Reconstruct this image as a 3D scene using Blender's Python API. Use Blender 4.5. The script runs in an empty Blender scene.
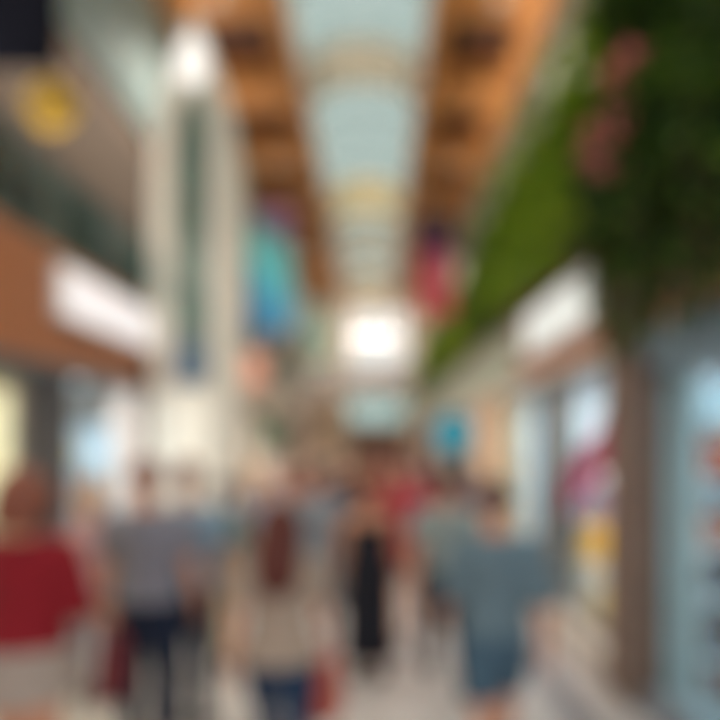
import bpy, bmesh, math, random
from mathutils import Vector, Matrix
random.seed(7)
R = math.radians
SC = bpy.context.scene
COL = SC.collection
# ---------------------------------------------------------------- camera
CZ = 1.97
cam = bpy.data.cameras.new('camera')
camera = bpy.data.objects.new('camera', cam)
COL.objects.link(camera)
camera.location = (0, 0, CZ)
camera.rotation_euler = (R(90), 0, 0)
cam.sensor_width = 36; cam.lens = 30.0
cam.shift_x = -15/720; cam.shift_y = 80/720
cam.clip_start = 0.05; cam.clip_end = 200
cam.dof.use_dof = True            # the photograph is focused very close, so the whole hall is defocused
cam.dof.focus_distance = 0.30
cam.dof.aperture_fstop = 1.40
SC.camera = camera
# ---------------------------------------------------------------- world, sun, exposure
SC.view_settings.view_transform = 'Standard'
SC.view_settings.look = 'None'
SC.view_settings.gamma = 1
SC.view_settings.use_curve_mapping = False
SC.view_settings.exposure = 0.8
w = bpy.data.worlds.new('sky'); SC.world = w
w.use_nodes = True
bg = w.node_tree.nodes['Background']
bg.inputs[0].default_value = (0.93, 0.97, 1.0, 1)
bg.inputs[1].default_value = 1.0
sd = bpy.data.lights.new('sun', 'SUN'); sd.energy = 5.6; sd.angle = R(50); sd.color = (1, .93, .90)
so = bpy.data.objects.new('sun', sd); COL.objects.link(so); so.rotation_euler = (R(-14), R(12), 0)

def area(name, loc, rot, sx, sy, power, col, spread=math.pi):
    l = bpy.data.lights.new(name, 'AREA'); l.shape = 'RECTANGLE'; l.size = sx; l.size_y = sy
    l.energy = power; l.color = col; l.spread = spread
    o = bpy.data.objects.new(name, l); COL.objects.link(o); o.location = loc; o.rotation_euler = rot
    return o
# added fill lights without fixtures, for the timber ceiling, gallery and end wall
area('ledge_fill_light', (-3.25, 6, 3.80), (R(180), R(-14), 0), .12, 12, 120, (1, .90, .82), R(120))
area('ledge_fill_light', (2.26, 6, 3.80), (R(180), R(6), 0), .12, 12, 120, (1, .90, .82), R(120))
area('gallery_fill_light', (-4.5, 10, 5.85), (0, 0, 0), 1.5, 20, 260, (1, .92, .8))  # added fill that brightens the gallery
area('end_wall_fill_light', (-.45, 19.5, 7.75), (R(52), 0, 0), 3.0, .4, 80, (1, .90, .80), R(120))  # added fill aimed at the end wall, unseen from the camera
# light that a row of ceiling lamps in each shop gives
area('shop_lamp_light', (-4.1, 3.9, 2.62), (0, 0, 0), 1.6, 1.9, 30, (1, .86, .55))
area('shop_lamp_light', (-4.1, 6.7, 2.62), (0, 0, 0), 1.6, 1.6, 34, (.82, .93, 1))
area('shop_lamp_light', (-4.1, 13.0, 2.62), (0, 0, 0), 1.6, 8.0, 300, (1, .86, .78))
area('shop_lamp_light', (3.0, 3.1, 2.60), (0, 0, 0), 1.0, 1.2, 12, (.80, .93, 1))
area('shop_lamp_light', (2.9, 5.8, 2.60), (0, 0, 0), 1.2, 1.4, 30, (1, .95, .92))
area('shop_lamp_light', (3.1, 8.4, 2.60), (0, 0, 0), 1.4, 1.8, 36, (.86, .92, 1))
area('shop_lamp_light', (3.1, 13.0, 2.60), (0, 0, 0), 1.4, 6.0, 90, (1, .8, .58))

# ---------------------------------------------------------------- materials
MATS = {}
def mat(name, col, rough=.6, metal=0, var=.12, scale=8, emit=0, emit_col=None, coat=0, alpha=1, spec=.5):
    if name in MATS: return MATS[name]
    m = bpy.data.materials.new(name); m.use_nodes = True
    nt = m.node_tree; b = nt.nodes['Principled BSDF']
    tc = nt.nodes.new('ShaderNodeTexCoord'); n = nt.nodes.new('ShaderNodeTexNoise')
    n.inputs['Scale'].default_value = scale; n.inputs['Detail'].default_value = 3
    nt.links.new(tc.outputs['Object'], n.inputs['Vector'])
    r = nt.nodes.new('ShaderNodeValToRGB')
    r.color_ramp.elements[0].position = .3; r.color_ramp.elements[1].position = .7
    r.color_ramp.elements[0].color = tuple(c*(1-var) for c in col[:3]) + (1,)
    r.color_ramp.elements[1].color = tuple(min(1, c*(1+var)) for c in col[:3]) + (1,)
    nt.links.new(n.outputs['Fac'], r.inputs[0]); nt.links.new(r.outputs[0], b.inputs['Base Color'])
    b.inputs['Roughness'].default_value = rough; b.inputs['Metallic'].default_value = metal
    b.inputs['Specular IOR Level'].default_value = spec
    if coat: b.inputs['Coat Weight'].default_value = coat
    if emit:
        b.inputs['Emission Color'].default_value = tuple((emit_col or col)[:3]) + (1,)
        b.inputs['Emission Strength'].default_value = emit
    if alpha < 1: b.inputs['Alpha'].default_value = alpha
    MATS[name] = m
    return m
def srgb(r, g, b):
    f = lambda c: (c/255/12.92) if c <= 10 else ((c/255+.055)/1.055)**2.4
    return (f(r), f(g), f(b))
def wood(name, c1, c2, rough=.45, axis='Y'):
    m = bpy.data.materials.new(name); m.use_nodes = True
    nt = m.node_tree; b = nt.nodes['Principled BSDF']
    tc = nt.nodes.new('ShaderNodeTexCoord'); mp = nt.nodes.new('ShaderNodeMapping')
    mp.inputs['Scale'].default_value = {'Y': (9, .8, 9), 'Z': (9, 9, .8)}[axis]
    n = nt.nodes.new('ShaderNodeTexNoise'); n.inputs['Scale'].default_value = 2.2; n.inputs['Detail'].default_value = 6
    n.inputs['Distortion'].default_value = .6
    r = nt.nodes.new('ShaderNodeValToRGB')
    r.color_ramp.elements[0].position = .3; r.color_ramp.elements[1].position = .72
    r.color_ramp.elements[0].color = c1 + (1,); r.color_ramp.elements[1].color = c2 + (1,)
    nt.links.new(tc.outputs['Object'], mp.inputs[0]); nt.links.new(mp.outputs[0], n.inputs['Vector'])
    nt.links.new(n.outputs['Fac'], r.inputs[0]); nt.links.new(r.outputs[0], b.inputs['Base Color'])
    b.inputs['Roughness'].default_value = rough
    MATS[name] = m; return m
def glass(name, tint, gloss=.12, rough=.05):
    m = bpy.data.materials.new(name); m.use_nodes = True
    nt = m.node_tree; nt.nodes.clear()
    o = nt.nodes.new('ShaderNodeOutputMaterial'); mx = nt.nodes.new('ShaderNodeMixShader')
    t = nt.nodes.new('ShaderNodeBsdfTransparent'); g = nt.nodes.new('ShaderNodeBsdfGlossy')
    t.inputs[0].default_value = tint + (1,); g.inputs['Roughness'].default_value = rough
    mx.inputs[0].default_value = gloss
    nt.links.new(t.outputs[0], mx.inputs[1]); nt.links.new(g.outputs[0], mx.inputs[2]); nt.links.new(mx.outputs[0], o.inputs[0])
    MATS[name] = m; return m
def lit(name, col, strength):
    return mat(name, tuple(c*.6 for c in col[:3]), emit=strength, emit_col=col, var=.03)

m_floor = bpy.data.materials.new('polished_floor_tiles'); m_floor.use_nodes = True
nt = m_floor.node_tree; b = nt.nodes['Principled BSDF']
tc = nt.nodes.new('ShaderNodeTexCoord'); br = nt.nodes.new('ShaderNodeTexBrick')
br.offset = 0; br.inputs['Scale'].default_value = 1
br.inputs['Brick Width'].default_value = .8; br.inputs['Row Height'].default_value = .8; br.inputs['Mortar Size'].default_value = .006
br.inputs['Color1'].default_value = srgb(206, 196, 192) + (1,); br.inputs['Color2'].default_value = srgb(196, 186, 182) + (1,)
br.inputs['Mortar'].default_value = srgb(150, 140, 128) + (1,)
nt.links.new(tc.outputs['Object'], br.inputs['Vector']); nt.links.new(br.outputs['Color'], b.inputs['Base Color'])
b.inputs['Roughness'].default_value = .28

WOOD = wood('warm_wood', srgb(150, 88, 48), srgb(196, 124, 70))
WOODC = wood('ceiling_wood', srgb(176, 112, 58), srgb(216, 150, 84))
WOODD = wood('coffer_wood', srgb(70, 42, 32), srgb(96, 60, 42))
FASC = wood('fascia_wood', srgb(168, 104, 68), srgb(196, 128, 88))
PLAST = mat('plaster', srgb(205, 198, 186), .8, var=.04)
PINKW = mat('rosy_plaster', srgb(222, 204, 192), .8, var=.04)
GREYT = mat('grey_teal_cladding', srgb(168, 192, 194), .6, var=.08, scale=2)
DARK = mat('dark_bronze_frame', srgb(66, 58, 56), .5)
BROWNC = mat('brown_stone', srgb(122, 98, 84), .5, var=.12, scale=5)
WHITE = mat('white_paint', srgb(235, 232, 226), .5, var=.03)
CREAM = mat('cream_paint', srgb(238, 226, 204), .5, var=.04)
GREY = mat('grey_paint', srgb(150, 150, 152), .6)
BEIGE = mat('beige_rib', srgb(234, 222, 212), .6, var=.06)
NAVY = mat('navy_board', srgb(10, 12, 22), .9, spec=.1)
METAL = mat('brushed_steel', srgb(190, 190, 190), .35, metal=1)
G_SKY = glass('skylight_glass', (.55, .60, .57), .06)
G_SHOP = glass('shop_glass', (.92, .97, .98), .10)
G_RAIL = glass('railing_glass', (.50, .66, .66), .10)
G_DARK = glass('dark_teal_glass', (.92, .97, .94), .05, .25)

# ---------------------------------------------------------------- mesh helpers
class MB:
    def __init__(s): s.bm = bmesh.new()
    def box(s, x0, x1, y0, y1, z0, z1, mi=0):
        vs = [s.bm.verts.new((x, y, z)) for z in (z0, z1) for (x, y) in ((x0, y0), (x1, y0), (x1, y1), (x0, y1))]
        for f in ((3, 2, 1, 0), (4, 5, 6, 7), (0, 1, 5, 4), (1, 2, 6, 5), (2, 3, 7, 6), (3, 0, 4, 7)):
            s.bm.faces.new([vs[i] for i in f]).material_index = mi
        return s
    def bbox(s, x0, x1, y0, y1, z0, z1, r=.02, seg=2):
        t = bmesh.new(); q = MB.__new__(MB); q.bm = t; q.box(x0, x1, y0, y1, z0, z1)
        bmesh.ops.bevel(t, geom=list(t.edges), offset=r, segments=seg, profile=.5, affect='EDGES')
        me = bpy.data.meshes.new('t'); t.to_mesh(me); t.free(); s.bm.from_mesh(me); bpy.data.meshes.remove(me); return s
    def rings(s, rings, cap=True, smooth=True):
        vv = [[s.bm.verts.new(p) for p in r] for r in rings]
        n = len(vv[0])
        for a, b_ in zip(vv, vv[1:]):
            for i in range(n):
                f = s.bm.faces.new((a[i], a[(i+1) % n], b_[(i+1) % n], b_[i])); f.smooth = smooth
        if cap:
            s.bm.faces.new(list(reversed(vv[0]))); s.bm.faces.new(vv[-1])
        return s
    def tube(s, pts, rad, n=12, cap=True, side=Vector((1, 0, 0))):
        pts = [Vector(p) for p in pts]; rs = []
        for i, p in enumerate(pts):
            t = (pts[min(i+1, len(pts)-1)] - pts[max(i-1, 0)]).normalized()
            a = side - t*side.dot(t)
            if a.length < 1e-3: a = Vector((0, 1, 0)) - t*t.y
            a.normalize(); bb = t.cross(a)
            r = rad[i] if isinstance(rad, (list, tuple)) else rad
            rx, ry = r if isinstance(r, (list, tuple)) else (r, r)
            rs.append([p + a*math.cos(k*2*math.pi/n)*rx + bb*math.sin(k*2*math.pi/n)*ry for k in range(n)])
        return s.rings(rs, cap)
    def ell(s, c, r, u=14, v=10):
        c = Vector(c); rs = []
        for j in range(1, v):
            th = math.pi*j/v
            rs.append([c + Vector((r[0]*math.sin(th)*math.cos(k*2*math.pi/u), r[1]*math.sin(th)*math.sin(k*2*math.pi/u), -r[2]*math.cos(th))) for k in range(u)])
        return s.rings(rs)
    def prism(s, outline, y0, y1):      # outline in xz, extruded along y
        return s.rings([[(x, y0, z) for x, z in outline], [(x, y1, z) for x, z in outline]], smooth=False)
    def build(s, name, m, parent=None, bevel=0):
        me = bpy.data.meshes.new(name)
        bmesh.ops.recalc_face_normals(s.bm, faces=list(s.bm.faces))
        s.bm.to_mesh(me); s.bm.free()
        for q in (m if isinstance(m, (list, tuple)) else [m]): me.materials.append(q)
        o = bpy.data.objects.new(name, me); COL.objects.link(o)
        if parent: o.parent = parent
        if bevel:
            bv = o.modifiers.new('bevel', 'BEVEL'); bv.width = bevel; bv.segments = 2; bv.limit_method = 'ANGLE'
        return o
def tag(o, label=None, cat=None, group=None, kind=None):
    if label: o['label'] = label
    if cat: o['category'] = cat
    if group: o['group'] = group
    if kind: o['kind'] = kind
    return o
def empty(name, loc, label, cat, group=None, rz=0):
    o = bpy.data.objects.new(name, None); COL.objects.link(o); o.location = loc; o.rotation_euler = (0, 0, rz)
    o.empty_display_size = .1
    return tag(o, label, cat, group)
def struct(mb, name, m, bevel=0): return tag(mb.build(name, m, None, bevel), kind='structure')
def copy_tree(o, parent=None):
    c = o.copy(); COL.objects.link(c)
    if parent: c.parent = parent
    for ch in o.children: copy_tree(ch, c)
    return c

# ================================================================= SETTING
XL, XR, YE = -2.9, 2.0, 26.0
struct(MB().box(-6.2, 4.4, -3, 27, -.12, 0), 'floor', m_floor)
# ---- left ground storey: piers between shop openings
def piers(name, x0, x1, spans, z1, m):
    b_ = MB()
    for a, c in spans: b_.box(x0, x1, a, c, 0, z1)
    return struct(b_, name, m)
piers('wall_left_dark_pier', -3.0, XL, [(5.05, 5.75)], 2.70, mat('charcoal_pier', srgb(82, 80, 82), .6))
piers('wall_left', -3.25, XL, [(-3, 2.6), (7.4, 9.6), (17.6, 19.2), (22.4, YE)], 2.70, PINKW)
piers('wall_left_stone_pier', -3.25, XL, [(12.7, 13.6)], 2.70, mat('sand_stone', srgb(214, 186, 150), .7))
struct(MB().box(-5.6, -5.5, 2.6, 5.4, 0, 2.7), 'wall_left_shop_cream', mat('cream_shop_wall', srgb(242, 228, 184), .8, var=.03))
struct(MB().box(-5.6, -5.5, 5.4, 9.0, 0, 2.7), 'wall_left_shop_blue', mat('pale_blue_shop_wall', srgb(206, 224, 236), .8, var=.03))
struct(MB().box(-5.6, -5.5, 9.0, YE, 0, 2.7), 'wall_left_shop_rose', mat('rose_shop_wall', srgb(228, 208, 200), .8, var=.06, scale=1.2))
for y in (2.5, 5.60, 8.95, 13.1, 18.3):
    struct(MB().box(-5.5, -3.0 if y == 5.6 else -3.25, y, y+.1, 0, 2.7), 'wall_left_divider', PLAST)
struct(MB().box(-6.1, -2.95, -3, YE, 2.70, 3.70), 'ceiling_left_slab', GREY)
struct(MB().box(-2.95, -2.88, -3, 8.8, 2.62, 3.70), 'trim_1', FASC)
struct(MB().box(-2.95, -2.88, 8.8, YE, 2.62, 3.70), 'trim_11', PINKW)          # timber fascia
struct(MB().box(-2.97, -2.84, -3, YE, 2.56, 2.64), 'trim_2', mat('slate_head_trim', srgb(92, 104, 112), .5))
struct(MB().box(-6.1, -6.0, -3, YE, 3.7, 5.9), 'wall_left_upper_back', mat('taupe_wall', srgb(120, 104, 90), .8, var=.2, scale=.7))
struct(MB().box(-6.1, -3.1, -3, YE, 5.9, 6.05), 'ceiling_left_gallery', mat('brown_gallery_ceiling', srgb(78, 66, 54), .7))
struct(MB().box(-3.1, -3.0, -3, YE, 5.95, 8.35), 'wall_left_upper', GREYT)
struct(MB().box(-3.12, -2.98, -3, YE, 5.80, 5.95), 'trim_13', mat('umber_lip', srgb(104, 88, 74), .7))
# gallery columns
for y in (9.6, 14.2, 19.0):
    struct(MB().box(-3.4, -3.12, y, y+.3, 3.7, 5.9), 'wall_left_gallery_column', PLAST)
# upper shop windows in the gallery back wall
for i, y in enumerate((4.0, 7.5, 11.0, 14.5, 18)):
    struct(MB().box(-5.99, -5.95, y, y+2.4, 3.75, 5.4), 'window_%d' % (i+1), glass('gallery_shop_glass%d' % i, (.4, .5, .5), .35, .2) if i == 0 else MATS['gallery_shop_glass0'])
# ---- right ground storey
piers('wall_right', XR, 2.35, [(-3, 2.4), (7.30, 7.4), (11.6, 12.2), (17, 17.8), (22, YE)], 2.75, PINKW)
piers('wall_right_dark_pier', XR, 2.35, [(6.97, 7.30)], 2.75, mat('slate_pier', srgb(112, 118, 116), .6))
piers('wall_right_warm_pier', XR, 2.35, [(9.55, 10.5)], 2.75, mat('amber_pier', srgb(222, 180, 128), .6))
struct(MB().bbox(1.86, 2.36, 4.38, 4.86, 0, 3.67, .015), 'wall_right_column', BROWNC)
struct(MB().box(3.7, 3.8, 2.4, 5.0, 0, 2.75), 'wall_right_shop_blue', mat('ice_shop_wall', srgb(200, 226, 234), .8, var=.03))
struct(MB().box(3.7, 3.8, 5.0, 7.0, 0, 2.75), 'wall_right_shop_white', mat('white_shop_wall', srgb(222, 218, 214), .8, var=.03))
struct(MB().box(3.7, 3.8, 7.0, YE, 0, 2.75), 'wall_right_shop_mint', mat('mint_shop_wall', srgb(190, 196, 206), .8, var=.05))
for y in (2.3, 4.75, 7.0, 9.9):
    struct(MB().box(2.36, 3.7, y+.04, y+.1, 0, 2.75), 'wall_right_divider', mat('ice_divider', srgb(206, 224, 234), .7, var=.03))
struct(MB().box(2.06, 4.3, -3, YE, 2.75, 3.68), 'ceiling_right_slab', GREY)
struct(MB().box(1.98, 2.06, -3, 8.3, 2.72, 3.68), 'trim_3', FASC)
struct(MB().box(1.98, 2.06, 8.3, YE, 2.72, 3.68), 'trim_12', mat('pale_sage_fascia', srgb(204, 214, 198), .6))
struct(MB().box(1.95, 2.1, -3, 4.36, 2.50, 2.76), 'trim_4', mat('blue_grey_awning_trim', srgb(130, 156, 174), .5))
struct(MB().box(1.95, 2.1, 4.88, YE, 2.66, 2.76), 'trim_5', BEIGE)
struct(MB().box(2.45, 2.6, -3, YE, 3.68, 8.35), 'wall_right_upper', mat('pale_upper_wall', srgb(176, 180, 168), .8, var=.06, scale=1))
# plinths under the display windows
struct(MB().bbox(1.84, 2.75, 4.88, 6.94, 0, .22, .015), 'baseboard_right', mat('pale_stone_plinth', srgb(206, 192, 178), .5))
struct(MB().bbox(1.80, 2.3, 7.3, 9.5, 0, .20, .015), 'baseboard_right_far', mat('pale_stone_plinth', srgb(206, 192, 178), .5))
struct(MB().bbox(1.92, 2.3, 2.42, 4.36, 0, .16, .015), 'baseboard_right_near', mat('grey_stone_plinth', srgb(128, 134, 142), .5))
# floor border strips along the shop fronts
struct(MB().box(1.35, 1.55, -3, YE, 0, .004), 'trim_6', mat('grey_floor_border', srgb(128, 122, 128), .35))
# shop front glazing
def shopfront(n, x, y0, y1, z0, z1, bars, fm=mat('taupe_frame', srgb(132, 122, 118), .5)):
    fr = MB()
    fr.box(x-.03, x+.03, y0, y0+.06, z0, z1).box(x-.03, x+.03, y1-.06, y1, z0, z1)
    fr.box(x-.03, x+.03, y0+.06, y1-.06, z1-.07, z1).box(x-.03, x+.03, y0+.06, y1-.06, z0, z0+.07)
    for k in range(1, bars):
        y = y0+(y1-y0)*k/bars; fr.box(x-.025, x+.025, y-.02, y+.02, z0+.07, z1-.07)
    w_ = struct(fr, 'window_%d' % n, fm)
    g = MB().box(x-.005, x+.005, y0+.06, y1-.06, z0+.07, z1-.07).build('window_glass', G_SHOP, w_)
    return w_
shopfront(6, 2.12, 2.42, 4.36, .16, 2.5, 2, mat('pale_blue_frame', srgb(176, 204, 214), .4))
shopfront(7, 2.04, 4.9, 6.95, .22, 2.66, 1)
shopfront(8, 2.16, 7.42, 9.52, .20, 2.66, 2, mat('mint_frame', srgb(180, 196, 190), .4))
shopfront(9, 2.16, 12.25, 16.95, .1, 2.66, 4)
shopfront(10, -2.96, 2.65, 5.0, .1, 2.56, 2)
shopfront(11, -3.06, 9.65, 12.65, .1, 2.56, 3)
shopfront(12, -3.06, 13.65, 17.55, .1, 2.56, 3)
# ---- ceiling: timber soffits with coffers on both sides of a barrel skylight
SX0, SX1, ZC = -1.23, .78, 8.0
def soffit(name, x0, x1):
    b_ = MB(); e = .32
    b_.box(x0, x0+e, -3, YE, ZC, ZC+.4).box(x1-e, x1, -3, YE, ZC, ZC+.4)
    y = -1.9
    while y < YE:
        b_.box(x0+e, x1-e, y, y+.95, ZC, ZC+.4); y += 2.4
    struct(b_, name, WOODC)
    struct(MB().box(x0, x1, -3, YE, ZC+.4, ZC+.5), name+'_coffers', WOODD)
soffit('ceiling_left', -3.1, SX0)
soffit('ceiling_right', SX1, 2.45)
struct(MB().box(SX0-.02, SX0+.05, -3, YE, ZC-.06, ZC+.3).box(SX1-.05, SX1+.02, -3, YE, ZC-.06, ZC+.3), 'trim_7', BEIGE)
def arch(x0, x1, z0, rise, y0, y1, th, n=16, down=0):
    b_ = MB(); cx = (x0+x1)/2; hw = (x1-x0)/2
    P = lambda k, o: (cx-(hw)*math.cos(math.pi*k/n), z0 + (rise+o)*math.sin(math.pi*k/n))
    prof = [P(k, 0) for k in range(n+1)] + [P(k, th) for k in range(n, -1, -1)]
    prof = [(x, z + (down if i > n else 0)) for i, (x, z) in enumerate(prof)]
    return prof
def arch_strip(b_, y0, y1, rise, th, z0=ZC+.2, n=16):
    cx = (SX0+SX1)/2; hw = (SX1-SX0)/2
    for k in range(n):
        q = []
        for kk in (k, k+1):
            a = math.pi*kk/n
            for o in (0, th):
                q.append((cx-(hw)*math.cos(a), z0+rise*math.sin(a)+o))
        vs = []
        for y in (y0, y1):
            vs += [b_.bm.verts.new((x, y, z)) for x, z in q]
        for f in ((0, 4, 6, 2), (1, 3, 7, 5), (0, 2, 3, 1), (4, 5, 7, 6)):
            b_.bm.faces.new([vs[i] for i in f])
        if k == 0: b_.bm.faces.new([vs[i] for i in (0, 1, 5, 4)])
        if k == n-1: b_.bm.faces.new([vs[i] for i in (2, 6, 7, 3)])
    return b_
gl = MB(); arch_strip(gl, -3, YE, .62, .02); bmesh.ops.remove_doubles(gl.bm, verts=list(gl.bm.verts), dist=1e-4)
struct(gl, 'window_13', G_SKY)
rb = MB()
for y0, y1 in ((5.6, 6.2), (8.0, 8.3), (10.2, 11.5), (18.8, 20.2), (21.2, 22.6), (23.8, 25.2)):
    arch_strip(rb, y0, y1, .56, .05)
def brightened_rib(name, c):  # rib material made translucent so daylight from above brightens the undersides
    m = mat(name, c, .8, var=.04); nt = m.node_tree; b_ = nt.nodes['Principled BSDF']; o_ = nt.nodes['Material Output']
    tr = nt.nodes.new('ShaderNodeBsdfTranslucent'); tr.inputs[0].default_value = c+(1,)
    mx = nt.nodes.new('ShaderNodeMixShader'); mx.inputs[0].default_value = .55
    nt.links.new(b_.outputs[0], mx.inputs[1]); nt.links.new(tr.outputs[0], mx.inputs[2]); nt.links.new(mx.outputs[0], o_.inputs[0])
    return m
struct(rb, 'trim_8', brightened_rib('beige_brightened_rib', srgb(232, 220, 208)))
struct(arch_strip(MB(), 15.6, 17.9, .56, .05), 'trim_10', brightened_rib('cream_brightened_rib', srgb(250, 234, 208)))
mu = MB()
y = 0
while y < YE:
    arch_strip(mu, y, y+.05, .585, .035, n=12); y += 1.24
struct(mu, 'trim_9', mat('pale_muntin', srgb(190, 206, 202), .5))
struct(MB().box(-3.1, SX0, -3, YE, 8.5, 8.6).box(SX1, 2.7, -3, YE, 8.5, 8.6), 'ceiling_roof', GREY)
# ---- end wall with large window, bridge and glazed doors
e = MB()
e.box(-6.2, -1.15, YE, YE+.3, 0, 8.6).box(1.4, 4.4, YE, YE+.3, 0, 8.6).box(-1.15, 1.4, YE, YE+.3, 7.6, 8.9).box(-1.15, 1.4, YE, YE+.3, 3.8, 4.9)
e.box(-1.15, 1.4, YE, YE+.3, 2.5, 2.65)
struct(e, 'wall_back', mat('end_wall_tan', srgb(244, 222, 196), .7, var=.05))
f14 = MB()
for k in range(4):
    x = -1.15+2.55*k/3; f14.box(x-.04, x+.04, YE+.05, YE+.15, 4.9, 8.5)
f14.box(-1.15, 1.4, YE+.05, YE+.15, 6.6, 6.68)
w14 = struct(f14, 'window_14', WHITE)
MB().box(-1.15, 1.4, YE+.18, YE+.2, 4.9, 8.6).build('window_glass', glass('clear_end_glass', (.80, .78, .75), .05), w14)
w15 = struct(MB().box(-1.15, 1.4, YE+.05, YE+.15, 2.65, 2.72).box(.08, .16, YE+.05, YE+.15, 2.72, 3.8), 'window_15', WHITE)
MB().box(-1.15, 1.4, YE+.18, YE+.2, 2.65, 3.8).build('window_glass', glass('aqua_end_glass', (.50, .60, .57), .1), w15)
d1 = struct(MB().box(-1.15, 1.4, YE+.1, YE+.16, 0, 2.5), 'door_1', mat('bronze_door', srgb(128, 98, 84), .5))
for x in (-.2, .12, .45): MB().box(x, x+.04, YE+.02, YE+.1, .9, 1.4).build('door_handle', METAL, d1)
# bridge at the first floor
struct(MB().box(-2.88, 1.98, 23.6, 25.2, 3.75, 4.15), 'ceiling_bridge', mat('bridge_grey', srgb(164, 152, 146), .7))
br_ = empty('bridge_railing', (-.45, 23.65, 4.15), 'pale grey railing on the walkway crossing the far end of hall', 'railing')
MB().box(-2.4, 2.4, -.02, .02, .0, .78).build('glass_panel', glass('milky_glass', (.75, .73, .72), .25, .3), br_)
MB().tube([(-2.42, 0, .82), (2.42, 0, .82)], .03, side=Vector((0, 1, 0))).build('handrail', METAL, br_)

# ================================================================= LEFT SIDE OBJECTS
# glass railing of the gallery
gr = empty('gallery_railing', (-2.95, 3, 3.70), 'teal glass railing along the upper gallery above the timber fascia', 'railing')
y = -4.0
while y < 22.5:
    MB().box(-.01, .01, y+.04, y+1.46, .06, .74).build('glass_panel', G_RAIL, gr)
    MB().box(-.02, .02, y-.02, y+.02, 0, .76).build('post', mat('dark_post', srgb(60, 66, 68), .4), gr)
    y += 1.5
MB().tube([(0, -4, .78), (0, 22.9, .78)], .028).build('handrail', mat('dark_handrail', srgb(60, 66, 68), .4), gr)

def light_sign(name, loc, w_, h_, d, label, cat, face, axis='X', frame=DARK, group=None):
    """sign box; its face looks along +-X ('X','-X') or towards -Y ('Y')"""
    t = empty(name, loc, label, cat, group)
    if axis == 'Y':
        MB().bbox(-w_/2, w_/2, 0, d, -h_/2, h_/2, .015).build('casing', frame, t)
        MB().bbox(-w_/2+.03, w_/2-.03, -.012, .0, -h_/2+.03, h_/2-.03, .004).build('face', face, t)
    else:
        s_ = 1 if axis == 'X' else -1
        MB().bbox(min(0, s_*d), max(0, s_*d), -w_/2, w_/2, -h_/2, h_/2, .015).build('casing', frame, t)
        MB().bbox(min(s_*d, s_*(d+.012)), max(s_*d, s_*(d+.012)), -w_/2+.03, w_/2-.03, -h_/2+.03, h_/2-.03, .004).build('face', face, t)
    return t
light_sign('fascia_sign', (-2.88, 6.65, 3.32), 2.6, .50, .10, 'long white illuminated sign on left timber fascia beside the pointed column', 'sign', lit('white_sign_light', (1, .94, .94), .42), 'X', WHITE)
light_sign('fascia_sign', (1.98, 6.45, 3.27), 2.3, .54, .10, 'white illuminated sign on the timber fascia under the hanging greenery', 'sign', lit('white_sign_light_b', (.97, 1, .96), .36), '-X', WHITE)
light_sign('hanging_board', (-3.05, 4.85, 5.75), .92, 1.45, .10, 'large dark navy board hanging in the top left gallery corner', 'board', NAVY, 'Y', NAVY)
# round yellow sign
def round_sign(name, loc, r, d, label, m, back, axis='Y', arm=None):
    t = empty(name, loc, label, 'sign')
    if axis == 'Y':
        c = lambda y, rr: [(rr*math.cos(k*math.pi/16), y, rr*math.sin(k*math.pi/16)) for k in range(32)]
        MB().rings([c(.0, r), c(.01, r+.015), c(d, r+.015)]).build('casing', back, t)
        MB().rings([c(-.015, r*.93), c(0, r*.96)]).build('face', m, t)
    if arm: MB().tube(arm, .015).build('bracket', DARK, t)
    return t
round_sign('round_sign', (-3.2, 5.9, 5.30), .24, .08, 'round yellow sign hanging in the gallery under the navy board', lit('yellow_sign_light', srgb(190, 150, 4), .01), mat('mustard_casing', srgb(170, 135, 20), .5), arm=[(0, .04, .25), (0, .04, .59)])
round_sign('round_sign', (1.58, 12.2, 2.10), .40, .09, 'round turquoise blue sign projecting from the right shopfronts above the crowd', lit('turquoise_sign_light', srgb(30, 165, 195), .26), mat('turquoise_casing', srgb(40, 110, 130), .5), arm=[(.3, .04, 0), (.42, .04, 0)])
light_sign('blade_sign', (-2.52, 12.0, 3.40), .66, .66, .08, 'small salmon orange square sign projecting beyond the white pointed column', 'sign', lit('salmon_sign_light', srgb(250, 170, 140), .36), 'Y', mat('salmon_casing', srgb(220, 150, 120), .5))
t = light_sign('blade_sign', (-2.48, 14.2, 2.15), .62, 1.05, .08, 'grey green upright sign hanging low below the orange sign', 'sign', mat('sage_face', srgb(112, 134, 116), .6), 'Y', mat('moss_casing', srgb(120, 132, 80), .5))

# tall pointed white column with a glazed slot
py = empty('pointed_light_column', (-2.26, 7.4, 0), 'tall white pointed column with dark glass slot and glowing tip', 'column')
def ogive(hw, z0, zs, zt, n=14, tip=.05):
    L = []
    for k in range(n+1):
        a = k/n; L.append((-max(tip if k < n else tip, hw*math.cos(a*math.pi/2)**.8 if k < n else tip), zs+(zt-zs)*(a**.92)))
    left = [(-hw, z0)] + L
    return left + [(-x, z) for x, z in reversed(left)]
outer = ogive(.52, 0, 5.0, 7.22); inner = ogive(.215, 2.75, 5.6, 6.35)
def framed(b_, o_, i_, y0, y1):
    # band between two outlines of equal count
    n = len(o_); A = [[b_.bm.verts.new((x, y, z)) for x, z in L] for L in (o_, i_) for y in (y0, y1)]
    o0, o1, i0, i1 = A
    for k in range(n):
        j = (k+1) % n
        b_.bm.faces.new((o0[k], o0[j], i0[j], i0[k])); b_.bm.faces.new((o1[j], o1[k], i1[k], i1[j]))
        b_.bm.faces.new((o0[j], o0[k], o1[k], o1[j])); b_.bm.faces.new((i0[k], i0[j], i1[j], i1[k]))
    return b_
framed(MB(), outer, inner, 0, .55).build('shell', mat('ivory_shell', srgb(244, 236, 220), .45, var=.03), py)
MB().prism([(x*.99, z) for x, z in inner], .03, .04).build('glass', G_DARK, py)
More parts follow.
